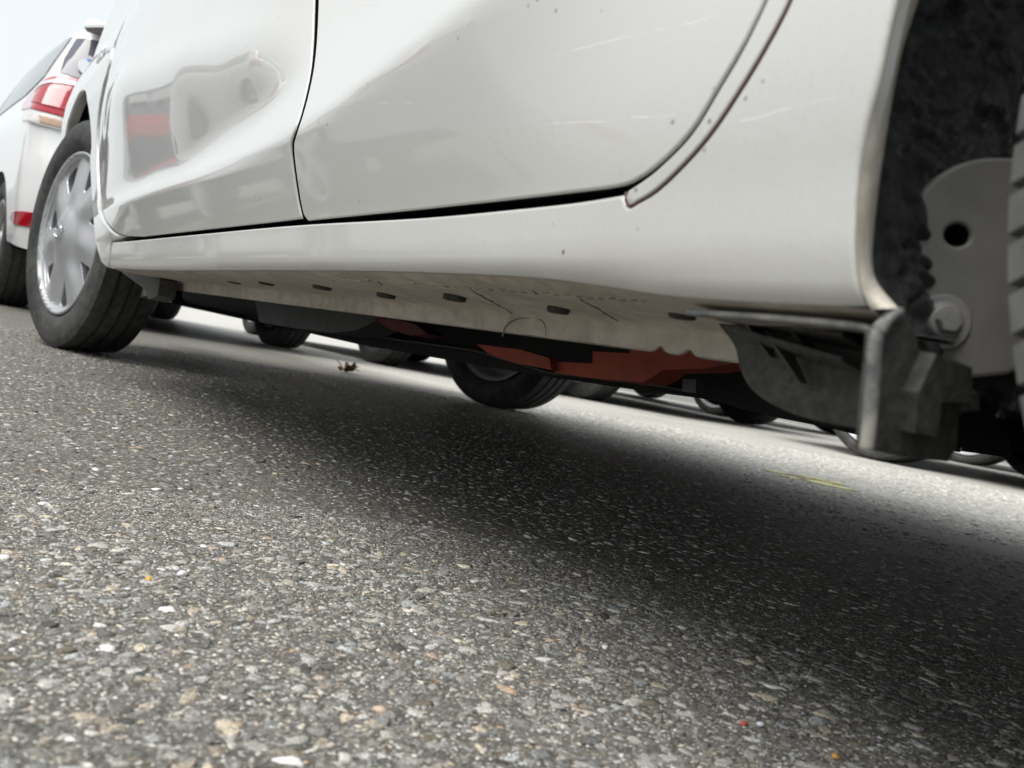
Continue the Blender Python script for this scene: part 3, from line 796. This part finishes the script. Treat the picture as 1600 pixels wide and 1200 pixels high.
# cross plate, facing the wheel; its outer edge is worn pale
def xpt(px, py): q_ = onX(px, py, xP); return (q_[1], q_[2])
cp_px = [(1377, 519), (1412, 486), (1432, 518), (1438, 546), (1468, 558), (1496, 572), (1498, 600), (1516, 606), (1517, 640), (1500, 650), (1496, 700), (1484, 722), (1440, 720), (1372, 706), (1360, 706)]
def cmap(x0): return lambda Q: np.stack([np.full(len(Q), x0), Q[:, 0], Q[:, 1]], 1)
to_car(panel('cross_plate', [xpt(*p) for p in cp_px], cmap(xP), MT['plastic'], None, .004, .0015, .001, .005, normal_sign=-1))
eb = MB()
epx = catmull([(1410, 487), (1390, 503), (1377, 517), (1371, 540), (1367, 600), (1362, 660), (1357, 704)], 6)
eb.tube([onX(a, b_, xP-.0005)+np.array([0, .0012, 0]) for a, b_ in epx], [.0016]*8+[.0024]*(len(epx)-8), 10)
to_car(eb.build('plate_edge', MT['plastic_edge'], None, True))
# raised pads on the cross plate
pad = MB()
def padb(px, th): pad.prism([(xP, *xpt(*p)) for p in px], (-th, 0, 0))
padb([(1438, 550), (1494, 572), (1494, 625), (1446, 625), (1440, 678), (1405, 672), (1410, 610)], .006)
padb([(1494, 612), (1514, 612), (1514, 640), (1494, 640)], .004)
to_car(pad.build('plate_pad', MT['plastic'], None))

# ------------------------------------------------------------------ wheels
def tyre_mesh(Rr, wd, rim, nseg=72, blocks=0, grooves=True):
    h = wd/2
    pr = [(-h*.78, rim), (-h*.96, rim+.018), (-h, rim+(Rr-rim)*.45), (-h*.985, rim+(Rr-rim)*.78), (-h*.95, Rr-.013), (-h*.87, Rr-.003)]
    if grooves:
        for g in (-.42, 0, .42):
            pr += [(h*(g)-.0050, Rr-.0005), (h*g-.0042, Rr-.007), (h*g+.0042, Rr-.007), (h*g+.0050, Rr-.0005)]
    else: pr += [(-h*.4, Rr), (0, Rr), (h*.4, Rr)]
    pr += [(-a, r_) for a, r_ in pr[:6][::-1]]
    b = MB(); b.lathe(pr, nseg)
    if blocks:                                  # shoulder blocks: lateral grooves of real depth
        k = len(pr); V = []; Fc = []; angs = []
        for j in range(blocks):
            for f_, deep in ((0, 1), (.11, 1), (.17, 0), (.93, 0)):
                angs.append((2*math.pi*(j+f_)/blocks, deep))
        for a, deep in angs:
            for i, (y, r_) in enumerate(pr):
                r2 = r_
                if deep and (i in (4, 5, 6, k-7, k-6, k-5)): r2 = r_-(.0065 if i in (5, 6, k-7, k-6) else .004)
                sk = .35*(y/h) if abs(y) < h*.9 else .35*(1 if y > 0 else -1)*.9
                V.append((r2*math.cos(a), y, r2*math.sin(a)))
        n = len(angs)
        for j in range(n):
            j2 = (j+1) % n
            for i in range(k-1): Fc.append((j*k+i, j*k+i+1, j2*k+i+1, j2*k+i))
        b = MB(); b.add(V, Fc)
    return b
def place(o, parent_inv=None): return o
def wheel(parent, loc, steer, Rr, wd, rim, kind, seg=64, face=1, blocks=0, world=False):
    """wheel (its disc) > tyre, wheel_cover ..; local y outward"""
    s = 1 if face > 0 else -1
    b = MB(); b.lathe([(-wd*.45, rim), (-wd*.40, rim-.012), (wd*.05, rim-.02), (wd*.05, .06), (wd*.12, .05), (wd*.12, 0)], seg)
    b.lathe([(wd*.40, rim-.012), (wd*.45, rim)], seg)
    b.lathe([(-wd*.40, rim-.012), (wd*.40, rim-.012)], seg)
    w_ = b.build('wheel', MT['steel'] if kind != 'alloy' else MT['void'], None, True, R(35))
    w_.location = loc; w_.rotation_euler = (0, 0, steer+(0 if s > 0 else math.pi))
    w_.parent = parent
    t = tyre_mesh(Rr, wd, rim, seg if not blocks else 4*blocks, blocks)  .build('tyre', MT['tyre_dusty'] if blocks else MT['tyre'], w_, True, R(50) if not blocks else R(28))
    if kind == 'cover':
        cover = []
        rc = rim+.004; holes = []
        for k in range(7):
            a0 = 2*math.pi*k/7+.25
            h_ = [(.56*rc, -.07), (.72*rc, -.17), (.85*rc, -.19), (.885*rc, -.03), (.86*rc, .10), (.72*rc, .06)]
            holes.append([(r_*math.cos(a0+d), r_*math.sin(a0+d)) for r_, d in catmull(h_, 4, True)])
        outl = [(rc*math.cos(a), rc*math.sin(a)) for a in np.linspace(0, 2*math.pi, 72, endpoint=False)]
        def dome(Q):
            r_ = np.hypot(Q[:, 0], Q[:, 1])/rc; a = np.arctan2(Q[:, 1], Q[:, 0])
            spoke = np.cos(7*(a-.25))
            y = wd*.47+.004-.020*np.clip((r_-.25)/.6, 0, 1)*(1-sst(.9, 1, r_))+.012*(1-sst(.1, .35, r_))-.006*sst(.96, 1.0, r_)
            y = y-.006*spoke*sst(.3, .6, r_)*(1-sst(.86, .95, r_))
            return np.stack([Q[:, 0], y, Q[:, 1]], 1)
        c = panel('wheel_cover', outl, dome, MT['hubcap'], w_, .010, .006, .003, .012, holes=holes, normal_sign=-1)
        e_ = MB()
        for (ca, cb, oz) in ((.024, .0165, 0), (.0105, .0158, 0), (.019, .0072, .0068)):
            e_.tube([(ca*math.cos(a), wd*.47+.020, cb*math.sin(a)+oz) for a in np.linspace(0, 2*math.pi, 25)], .0017, 6, caps=False)
        e_.build('emblem', MT['chrome'], w_, True)
    elif kind in ('alloy', 'steelface'):
        e_ = MB(); yy = wd*.40
        e_.lathe([(yy-.02, rim-.022), (yy+.008, rim-.014), (yy+.012, rim), (yy+.004, rim+.004)], seg)
        n = 5 if kind == 'alloy' else 0
        for k in range(n):
            a = 2*math.pi*k/n+.3; t_ = Vector((math.cos(a), 0, math.sin(a))); q_ = Vector((-math.sin(a), 0, math.cos(a)))
            p0 = t_*.04; p1 = t_*(rim-.014)
            V = [p0-q_*.034+Vector((0, yy+.004, 0)), p0+q_*.034+Vector((0, yy+.004, 0)), p1+q_*.022+Vector((0, yy+.004, 0)), p1-q_*.022+Vector((0, yy+.004, 0))]
            e_.prism(V, (0, -.025, 0))
        e_.lathe([(yy-.02, .055), (yy+.006, .05), (yy+.008, 0)], 24)
        if kind == 'steelface': e_.lathe([(yy-.03, rim-.015), (yy-.035, rim*.75), (yy-.015, rim*.55), (yy-.03, .06)], seg)
        e_.build('rim', MT['alloy'] if kind == 'alloy' else MT['steel'], w_, False, R(35))
    return w_
def car_local(x, y, z): return (x-1.22, y-YC, z)
ST = R(12.5)
nW = Vector((-math.sin(ST), math.cos(ST), 0))
wheel(car, car_local(XF_, -.258-.079, .292), ST, .291, .158, .205, 'cover', 96)
wheel(car, car_local(XF_+.0, 2*YC+.258+.079, .292), ST, .291, .158, .205, 'cover', 96, face=-1)
wheel(car, car_local(-.116, -.262-.0925, .279), 0, .281, .185, .200, 'cover', 96, blocks=110)
wheel(car, car_local(-.110, 2*YC+.262+.0925, .279), 0, .281, .185, .200, 'cover', 64, face=-1)
# front wheel houses
fh = MB(); fh.lathe([(-.275, .385), (-.66, .385), (-.66, 0)], 40, a0=R(0), a1=R(158))
fh.V = [(v[0]+XF_, v[1], v[2]+ZH) for v in fh.V]
to_car(fh.build('front_wheelhouse', MT['black'], None, True))

# ------------------------------------------------------------------ lofted car bodies (wagon, far rows, upper shell of the near car)
class Loft:
    """plan outlines per level: (z, rear x, front x, half width, corner radius)"""
    U = [0, .6, .95, 4.25, 4.6, 5.2]
    def __init__(s, lev): s.L = np.array(lev, float); s.z0, s.z1 = s.L[0, 0], s.L[-1, 0]
    def at(s, z):
        return [np.interp(z, s.L[:, 0], s.L[:, i]) for i in range(1, 5)]
    def map(s, sg=1):
        U = s.U
        def f(Q):
            p, z = Q[:, 0], Q[:, 1]; xr, xf, w_, r = s.at(z)
            x = np.zeros(len(p)); y = np.zeros(len(p))
            a = np.clip(p/U[1], None, 1); m_ = p <= U[1]
            x = np.where(m_, xr-.02*(1-a*a), x); y = np.where(m_, a*(w_-r), y)
            t = (p-U[1])/(U[2]-U[1])*math.pi/2; m_ = (p > U[1]) & (p <= U[2])
            x = np.where(m_, xr+r-r*np.cos(t), x); y = np.where(m_, w_-r+r*np.sin(t), y)
            t = (p-U[2])/(U[3]-U[2]); m_ = (p > U[2]) & (p <= U[3])
            x = np.where(m_, xr+r+t*(xf-xr-2*r), x); y = np.where(m_, w_+.02*np.sin(np.pi*np.clip(t, 0, 1)), y)
            t = (p-U[3])/(U[4]-U[3])*math.pi/2; m_ = (p > U[3]) & (p <= U[4])
            x = np.where(m_, xf-r+r*np.sin(t), x); y = np.where(m_, w_-r+r*np.cos(t), y)
            t = (p-U[4])/(U[5]-U[4]); m_ = p > U[4]
            x = np.where(m_, xf+.05*(1-(1-t)**2), x); y = np.where(m_, (1-t)*(w_-r), y)
            return np.stack([x, sg*y, z], 1)
        return f
    def px(s, x, z):
        xr, xf, w_, r = s.at(z); return s.U[2]+(x-xr-r)/(xf-xr-2*r)*(s.U[3]-s.U[2])
    def sidepoly(s, pts): return [(float(s.px(x, z)), z) for x, z in pts]
    def body(s, m, parent, arches, res=.06, roof=True, name='body', ra=.35):
        V = []; Fc = []; NV = []
        bot = []
        for xa, za in arches:
            for a in np.linspace(math.pi, 0, 18):
                x, z = xa+ra*math.cos(a), za+ra*math.sin(a)
                if z >= s.z0: bot.append((float(s.px(x, z)), z))
        poly = [(0, s.z0)]+bot+[(s.U[5], s.z0), (s.U[5], s.z1), (0, s.z1)]
        for sg in (1, -1):
            o = panel('tmp', poly, s.map(sg), m, None, res, res*.7, 0, 0, normal_sign=-sg)
            me = o.data; k = len(V)
            V += [v.co[:] for v in me.vertices]; Fc += [tuple(i+k for i in p.vertices) for p in me.polygons]
            bpy.data.objects.remove(o); bpy.data.meshes.remove(me)
        if roof:
            ps = np.linspace(0, s.U[5], 60); k = len(V)
            A = s.map(1)(np.stack([ps, np.full(60, s.z1)], 1)); B = A*[1, -1, 1]
            for a, b in zip(A, B): V += [a, (a*.7+b*.3)+[0, 0, .02], (a*.3+b*.7)+[0, 0, .02], b]
            for i in range(59):
                for j in range(3): Fc.append((k+i*4+j, k+(i+1)*4+j, k+(i+1)*4+j+1, k+i*4+j+1))
        k = len(V); n = 40                              # dark underside is a part of its own
        o = mesh_obj(name, V, Fc, m, parent, True)
        o.data.set_sharp_from_angle(angle=R(40))
        return o
    def patch(s, name, poly, m, parent, sg=1, lift=.004, res=.05, fillet=.003, edge=.02, skirt=.01):
        return panel(name, poly, s.map(sg), m, parent, res, edge, fillet, skirt, normal_sign=-sg, lift=lift)
HATCH = [(.18, -1.92, 2.02, .80, .25), (.45, -1.98, 2.10, .845, .30), (.62, -1.97, 2.08, .85, .32), (.80, -1.93, 1.95, .845, .30), (.90, -1.90, 1.35, .835, .25),
         (.98, -1.86, 1.05, .80, .22), (1.10, -1.78, .80, .75, .22), (1.30, -1.60, .35, .66, .22), (1.42, -1.40, -.02, .60, .22), (1.46, -1.2, -.15, .54, .22)]
WAGON = [(.20, -2.12, 2.10, .80, .22), (.34, -2.17, 2.18, .83, .24), (.50, -2.19, 2.20, .845, .25), (.68, -2.16, 2.16, .85, .22), (.80, -2.10, 2.05, .85, .18), (.86, -2.09, 1.9, .85, .15), (.93, -2.07, 1.35, .84, .14),
         (1.02, -2.03, 1.15, .815, .14), (1.20, -1.94, .80, .745, .15), (1.38, -1.83, .40, .665, .16), (1.44, -1.76, .1, .62, .16), (1.47, -1.66, -.1, .56, .16)]
def generic_car(name, loc, rz, paintm, label, group=None, lev=HATCH, wheelkind='alloy', L_axle=(-1.28, 1.30), detail=True, Rr=.31, steer=0):
    root = empty(name, loc, rz); tag(root, label, 'car', group)
    lf = Loft(lev); lf.body(paintm, root, [(L_axle[0], Rr), (L_axle[1], Rr)])
    ub_ = MB(); ub_.box((0, 0, .24), (3.6, 1.25, .08)); ub_.box((.2, .1, .19), (2.4, .5, .06)); ub_.build('underside', MT['black'], root)
    for sg in (1, -1):
        lf.patch('side_window', lf.sidepoly([(-.35, 1.0), (.72, 1.0), (.50, 1.16), (.18, 1.36), (-.35, 1.38)]), MT['glass'], root, sg)
        lf.patch('side_window', lf.sidepoly([(-1.35, 1.02), (-.42, 1.0), (-.42, 1.38), (-1.15, 1.36)]), MT['glass'], root, sg)
        lf.patch('headlight', [(4.20, .66), (4.62, .62), (4.75, .72), (4.35, .80), (4.15, .78)], MT['clearlens'], root, sg)
        lf.patch('tail_light', [(.42, .78), (.95, .80), (1.02, .95), (.60, .98), (.45, .94)], MT['redlens'], root, sg)
    for nm, (a, b) in (('windscreen', (4.68, 1.0)), ('rear_window', (0, 1.0))):
        for sg in (1, -1):
            lf.patch(nm, [(4.64, 1.0), (5.2, 1.0), (5.2, 1.36), (4.64, 1.36)] if nm == 'windscreen' else [(0, 1.03), (.56, 1.03), (.56, 1.33), (0, 1.33)], MT['glass'], root, sg, fillet=0, skirt=.004)
    w_ = lev[2][3]-.10
    for xa, st in ((L_axle[0], 0), (L_axle[1], steer)):
        for f_ in (1, -1):
            wheel(root, (xa, f_*w_, Rr), st, Rr, .19, .25 if wheelkind == 'alloy' else .21, wheelkind, 48, face=f_)
    for xa in L_axle:
        for f_ in (1, -1):
            hs = MB(); h_ = MB(); h_.lathe([(0, .352), (-.28, .352), (-.28, 0)], 24, a0=R(-5), a1=R(185)); hs.add([(v[0]+xa, f_*(v[1]+w_+.06), v[2]+Rr) for v in h_.V], h_.F)
            hs.build('wheelhouse', MT['black'], root, True)
    return root, lf

# upper shell and far side of the near car
NEAR = [(.34, -.80, 3.20, .66, .25), (.60, -.84, 3.26, .69, .28), (.80, -.82, 3.12, .70, .28), (.90, -.80, 2.55, .715, .25), (.95, -.78, 2.3, .735, .22), (1.05, -.72, 2.05, .71, .20), (1.25, -.58, 1.62, .64, .20), (1.40, -.35, 1.15, .57, .2), (1.45, -.1, .95, .50, .2)]
ln = Loft(NEAR)
sh_ = ln.body(MT['paint_far'], car, [(XR, ZH), (XF_, ZH)], ra=.40, name='upper_body')
sh_.location = (-1.22, 0, 0)
for sg in (1, -1):
    for poly in ([(1.02, .985), (1.95, .98), (1.60, 1.22), (1.10, 1.36), (1.02, 1.36)], [(-.25, 1.0), (.95, .985), (.95, 1.36), (.0, 1.32)]):
        g_ = ln.patch('side_window', ln.sidepoly(poly), MT['glass'], car, sg); g_.location = (-1.22, 0, 0)
    g_ = ln.patch('windscreen', [(4.66, .98), (5.2, .98), (5.2, 1.34), (4.66, 1.34)], MT['glass'], car, sg, fillet=0, skirt=.004); g_.location = (-1.22, 0, 0)
    g_ = ln.patch('rear_window', [(0, 1.0), (.55, 1.0), (.55, 1.3), (0, 1.3)], MT['glass'], car, sg, fillet=0, skirt=.004); g_.location = (-1.22, 0, 0)
# far side doors and sill: same pressing mirrored
Xg = np.linspace(-.55, 3.2, 90); Zg = np.linspace(.21, .93, 26); V = []; Fc = []
for x in Xg:
    for z in Zg: V.append((x, 2*YC-float(ysurf(x, z)), z))
for i in range(89):
    for j in range(25):
        c_ = ((Xg[i]+Xg[i+1])/2, (Zg[j]+Zg[j+1])/2)
        if math.hypot(c_[0]-XR, c_[1]-ZH) < .34 or math.hypot(c_[0]-XF_, c_[1]-ZH) < .35: continue
        Fc.append((i*26+j, (i+1)*26+j, (i+1)*26+j+1, i*26+j+1))
to_car(mesh_obj('far_side_panel', V, Fc, MT['paint'], None, True))
# rear quarter behind the wheel, seen only from a step aside
rq = [(XR+.34*math.cos(a), ZH+.34*math.sin(a)) for a in np.linspace(R(60), R(200), 30)]
poly = [(.06, .57), (.06, .93), (-.75, .93), (-.78, .22)]+rq[::-1]
to_car(panel('rear_quarter', poly, side_map, MT['paint'], None, .03, .012, .005, .02, normal_sign=-1))

# ------------------------------------------------------------------ white wagon ahead
WR = R(4.0)
wag, lw = generic_car('white_wagon', (0, 0, 0), WR, MT['paint_far'], 'white estate car parked ahead, seen from its left rear corner', None, WAGON, 'steelface', (-1.36, 1.26), Rr=.315)
wx, wy = 4.60, -.275                                   # its rear left corner in the place
off = Matrix.Rotation(WR, 3, 'Z') @ Vector((-2.10, .85, 0))
wag.location = (wx-off.x, wy-off.y, 0)
for o in list(wag.children):
    if o.name.split('.')[0] in ('tail_light', 'rear_window', 'side_window'):
        bpy.data.objects.remove(o)
for sg in (1, -1):
    lw.patch('side_window', lw.sidepoly([(-.42, 1.03), (.95, 1.03), (.62, 1.24), (.42, 1.37), (-.42, 1.385)]), MT['glass'], wag, sg)
    lw.patch('side_window', lw.sidepoly([(-1.72, 1.12), (-1.45, 1.05), (-.47, 1.03), (-.47, 1.385), (-1.45, 1.385), (-1.62, 1.36)]), MT['glass'], wag, sg)
    t = lw.patch('tail_light', [(.50, .90), (.60, .895), (.80, .905), (1.24, .945), (1.30, .99), (1.08, 1.05), (.80, 1.095), (.60, 1.10), (.52, 1.07)], MT['pinklens'], wag, sg, .008, .012, .006, .008, .02)
    e = lw.patch('red_lamp', [(.62, .925), (.78, .93), (.98, .95), (.97, 1.01), (.78, 1.04), (.62, 1.05)], MT['redlens'], t, sg, .013, .012, .004, .006, .012); 
    e = lw.patch('reversing_lamp', [(.60, .83), (.78, .84), (1.08, .875), (1.11, .925), (.80, .895), (.60, .885)], MT['clearlens'], t, sg, .008, .012, .004, .006, .012)
    e = lw.patch('indicator_lamp', [(.63, .842), (.78, .852), (.80, .885), (.63, .875)], MT['amber'], t, sg, .011, .012, .003, .004, .010)
    e = lw.patch('lamp_bar', [(.60, 1.055), (.80, 1.048), (1.02, 1.012), (1.02, 1.028), (.80, 1.07), (.60, 1.078)], MT['clearlens'], t, sg, .013, .01, .003, .004, .01)
    lw.patch('hatch_lamp', [(.22, .91), (.485, .90), (.505, 1.075), (.36, 1.06)], MT['redlens'], wag, sg, .008, .012, .006, .008, .02)
    lw.patch('bumper_reflector', [(.50, .375), (.95, .385), (1.06, .415), (1.0, .452), (.70, .45), (.52, .435)], MT['redlens'], wag, sg, .006, .012, .005, .008, .01)
    lw.patch('rear_window', [(0, 1.10), (.70, 1.105), (.80, 1.115), (.84, 1.2), (.86, 1.325), (0, 1.345)], MT['glass_rear'], wag, sg, .004, .03, 0, .004)
sp = MB(); su = MB(); V = []; ny = 25
for k in range(ny):
    q_ = -1+2*k/(ny-1); y = .675*q_; e4 = abs(q_)**4
    V += [(-2.05+.15*e4, y, 1.425-.055*abs(q_)**3), (-1.70, y*.93, 1.478-.02*e4), (-1.86, y*.97, 1.352), (-2.05+.15*e4, y, 1.413-.055*abs(q_)**3)]
Fc = []; Fu = []
for k in range(ny-1):
    a = k*4; b = a+4
    Fc += [(a, a+1, b+1, b), (a+3, a, b, b+3)]; Fu += [(a+2, a+3, b+3, b+2)]
Fc += [(0, 3, 2, 1), tuple((ny-1)*4+i_ for i_ in (0, 1, 2, 3))]
sp.add(V, Fc); su.add(V, Fu)
spo = sp.build('roof_spoiler', MT['paint_far'], wag, True, R(35))
su.build('spoiler_underside', MT['spoiler_under'], spo, True)
# sticker inside the rear window
st = MB()
cst = lw.map(1)(np.array([[.62, 1.165]]))[0]; nrm = Vector((-1, .06, .45)).normalized()
st_r = Matrix((tuple(Vector((0, 1, 0))), tuple(nrm), tuple(Vector((0, 1, 0)).cross(nrm)))).transposed()
st.lathe([(.003, .055), (.006, .054), (.006, 0)], 28); st.V = [tuple(Vector(cst)+nrm*.004+st_r @ Vector((v[0]*1.15, v[1], v[2]))) for v in st.V]
so = st.build('window_sticker', MT['sticker'], wag)
s2 = MB(); s2.lathe([(.007, .036), (.007, .050)], 28, a0=R(60), a1=R(220)); s2.V = [tuple(Vector(cst)+nrm*.005+st_r @ Vector((v[0]*1.15, v[1], v[2]))) for v in s2.V]
s2.build('sticker_band', MT['sticker_blue'], so)

# ------------------------------------------------------------------ far rows and the car across the aisle
PS = mat('silver_paint', (.55, .56, .58), .35, .5, 1, .03); PG = mat('grey_paint', (.12, .125, .13), .35, .4, 1, .03); PB = mat('dark_blue_paint', (.02, .03, .06), .35, .2, 1, .03)
GR = 'cars parked in the row beyond'
def far(x_front_axle_or, side_y, paintm, label, kind, rear=False, Rr=.31):
    xa = x_front_axle_or
    root_x = xa-1.30 if not rear else xa+1.28
    return generic_car('parked_car', (root_x, side_y-.845, 0), 0, paintm, label, GR, HATCH, kind, Rr=Rr)
far(2.52, -3.60, PS, 'silver car with bright five spoke alloys nearest beyond the hatchback on the right', 'alloy')
far(4.55, -3.42, PG, 'grey car on plain dusty steel wheels behind the silver car, further from the camera', 'steelface', True)
far(5.35, -5.45, MT['paint_far'], 'white car with alloy wheels in the second row beyond the hatchback', 'alloy', True)
far(3.35, -5.75, PB, 'dark blue car in the second row, at the far right under the hatchback', 'alloy')
generic_car('parked_car', (5.15+1.28, -2.28-.845, 0), 0, MT['paint_far'], 'white car with silver wheel covers parked right beside the estate car', GR, HATCH, 'cover')
generic_car('parked_car', (5.6, 1.15+.85, 0), R(2), MT['paint_far'], 'white car parked across the aisle, seen only as a reflection in the white doors', GR, HATCH, 'alloy')

generic_car('parked_car', (10.3, 1.95, 0), R(1), PB, 'dark blue car ahead of the white one across the aisle, seen only in reflections', GR, HATCH, 'alloy')
# ------------------------------------------------------------------ small things on the ground
def pebble(px, py, s, col, label):
    V0, T0 = ico(2); V0 = V0*(1+.16*(rng.random((len(V0), 1))-.5)*2)*np.array([s, s*.7, s*.5])
    a = random.random()*3; c_ = onZ(px, py, s*.35)
    V = [(v[0]*math.cos(a)-v[1]*math.sin(a), v[0]*math.sin(a)+v[1]*math.cos(a), v[2]+s*.4) for v in V0]
    m = grit('pebble_'+label.split()[1], col, tuple(q*.8 for q in col), .5, 300, .2, .0005, .4)
    o = mesh_obj('pebble', V, [tuple(int(i) for i in t) for t in T0], m, None, True); o.location = (c_[0], c_[1], 0)
    tag(o, label, 'pebble', 'loose pebbles on the asphalt')
pebble(232, 905, .0026, (.62, .36, .03), 'tiny yellow pebble on the asphalt beside a white one')
pebble(285, 897, .0040, (.72, .72, .73), 'flat white pebble on the asphalt beside a yellow one')
pebble(1162, 1131, .0026, (.58, .09, .07), 'small red pebble in the foreground touching a white one')
pebble(1188, 1132, .0028, (.78, .78, .80), 'small white pebble in the foreground touching a red one')
pebble(1305, 1182, .0024, (.68, .33, .06), 'small orange pebble at the lower right edge of the view')
pebble(593, 1110, .0034, (.55, .42, .31), 'pale tan pebble alone in the middle foreground')
pebble(1047, 1008, .0022, (.72, .69, .58), 'cream pebble at the edge of the shadow in the foreground')
# dry leaf
lc = onZ(541, 583); leaf = MB()
outl = []
for k in range(40):
    a = 2*math.pi*k/40; r_ = .046*(1+.30*math.cos(5*a)+.12*math.cos(11*a+1)); outl.append((r_*math.cos(a), r_*math.sin(a)*.8))
V = [(0, 0, .004)]
for f_ in (.35, .7, 1):
    for x, y in outl:
        x2, y2 = x*f_, y*f_
        V.append((x2, y2, .005+.028*abs(math.sin(x2*55+.6))*f_+9*y2*y2+.004*math.sin(y2*160)))
Fc = [(0, 1+k, 1+(k+1) % 40) for k in range(40)]
for r_ in range(2): Fc += [(1+r_*40+k, 1+r_*40+(k+1) % 40, 41+r_*40+(k+1) % 40, 41+r_*40+k) for k in range(40)]
leaf.add(V, Fc)
leaf.tube([(-.035, 0, .012), (-.06, .01, .02), (-.075, .012, .012)], .0016, 5)
ml = grit('dry_leaf', (.16, .085, .03), (.07, .035, .015), .7, 120, .4, .001)
lo = leaf.build('dry_leaf', ml, None, False); lo.location = (lc[0], lc[1], 0); lo.rotation_euler = (0, 0, 2.2)
tag(lo, 'curled brown dry leaf lying on the bright asphalt under the white hatchback', 'leaf')
# yellow chalk marks
mc = mat('yellow_chalk', (.86, .80, .42), .85); g = NT(mc)
tb = MB()
def chalk(pts, wd):
    n = 30; L_ = catmull([onZ(*p) for p in pts], 10); V = []
    for i, p in enumerate(L_):
        t_ = i/(len(L_)-1); ww = wd*(.35+.65*math.sin(math.pi*t_))*(.7+.6*random.random())
        V += [(p[0]+ww*.5, p[1]+ww*.5, .0022), (p[0]-ww*.5, p[1]-ww*.5, .0022), (p[0]+ww*.5, p[1]+ww*.5, -.0012), (p[0]-ww*.5, p[1]-ww*.5, -.0012)]
    Fc = []
    for i in range(len(L_)-1): Fc += [(i*4, i*4+1, i*4+5, i*4+4), (i*4+2, i*4, i*4+4, i*4+6), (i*4+1, i*4+3, i*4+7, i*4+5)]
    tb.add(V, Fc)
chalk([(1200, 735), (1235, 743), (1275, 750), (1310, 758)], .05)
chalk([(1225, 745), (1262, 750), (1300, 760), (1336, 768)], .06)
chalk([(1250, 742), (1290, 752), (1312, 755)], .03)
tag(tb.build('chalk_mark', mc, None), 'short yellow chalk strokes on the sunlit asphalt beyond the shadow', 'marking')
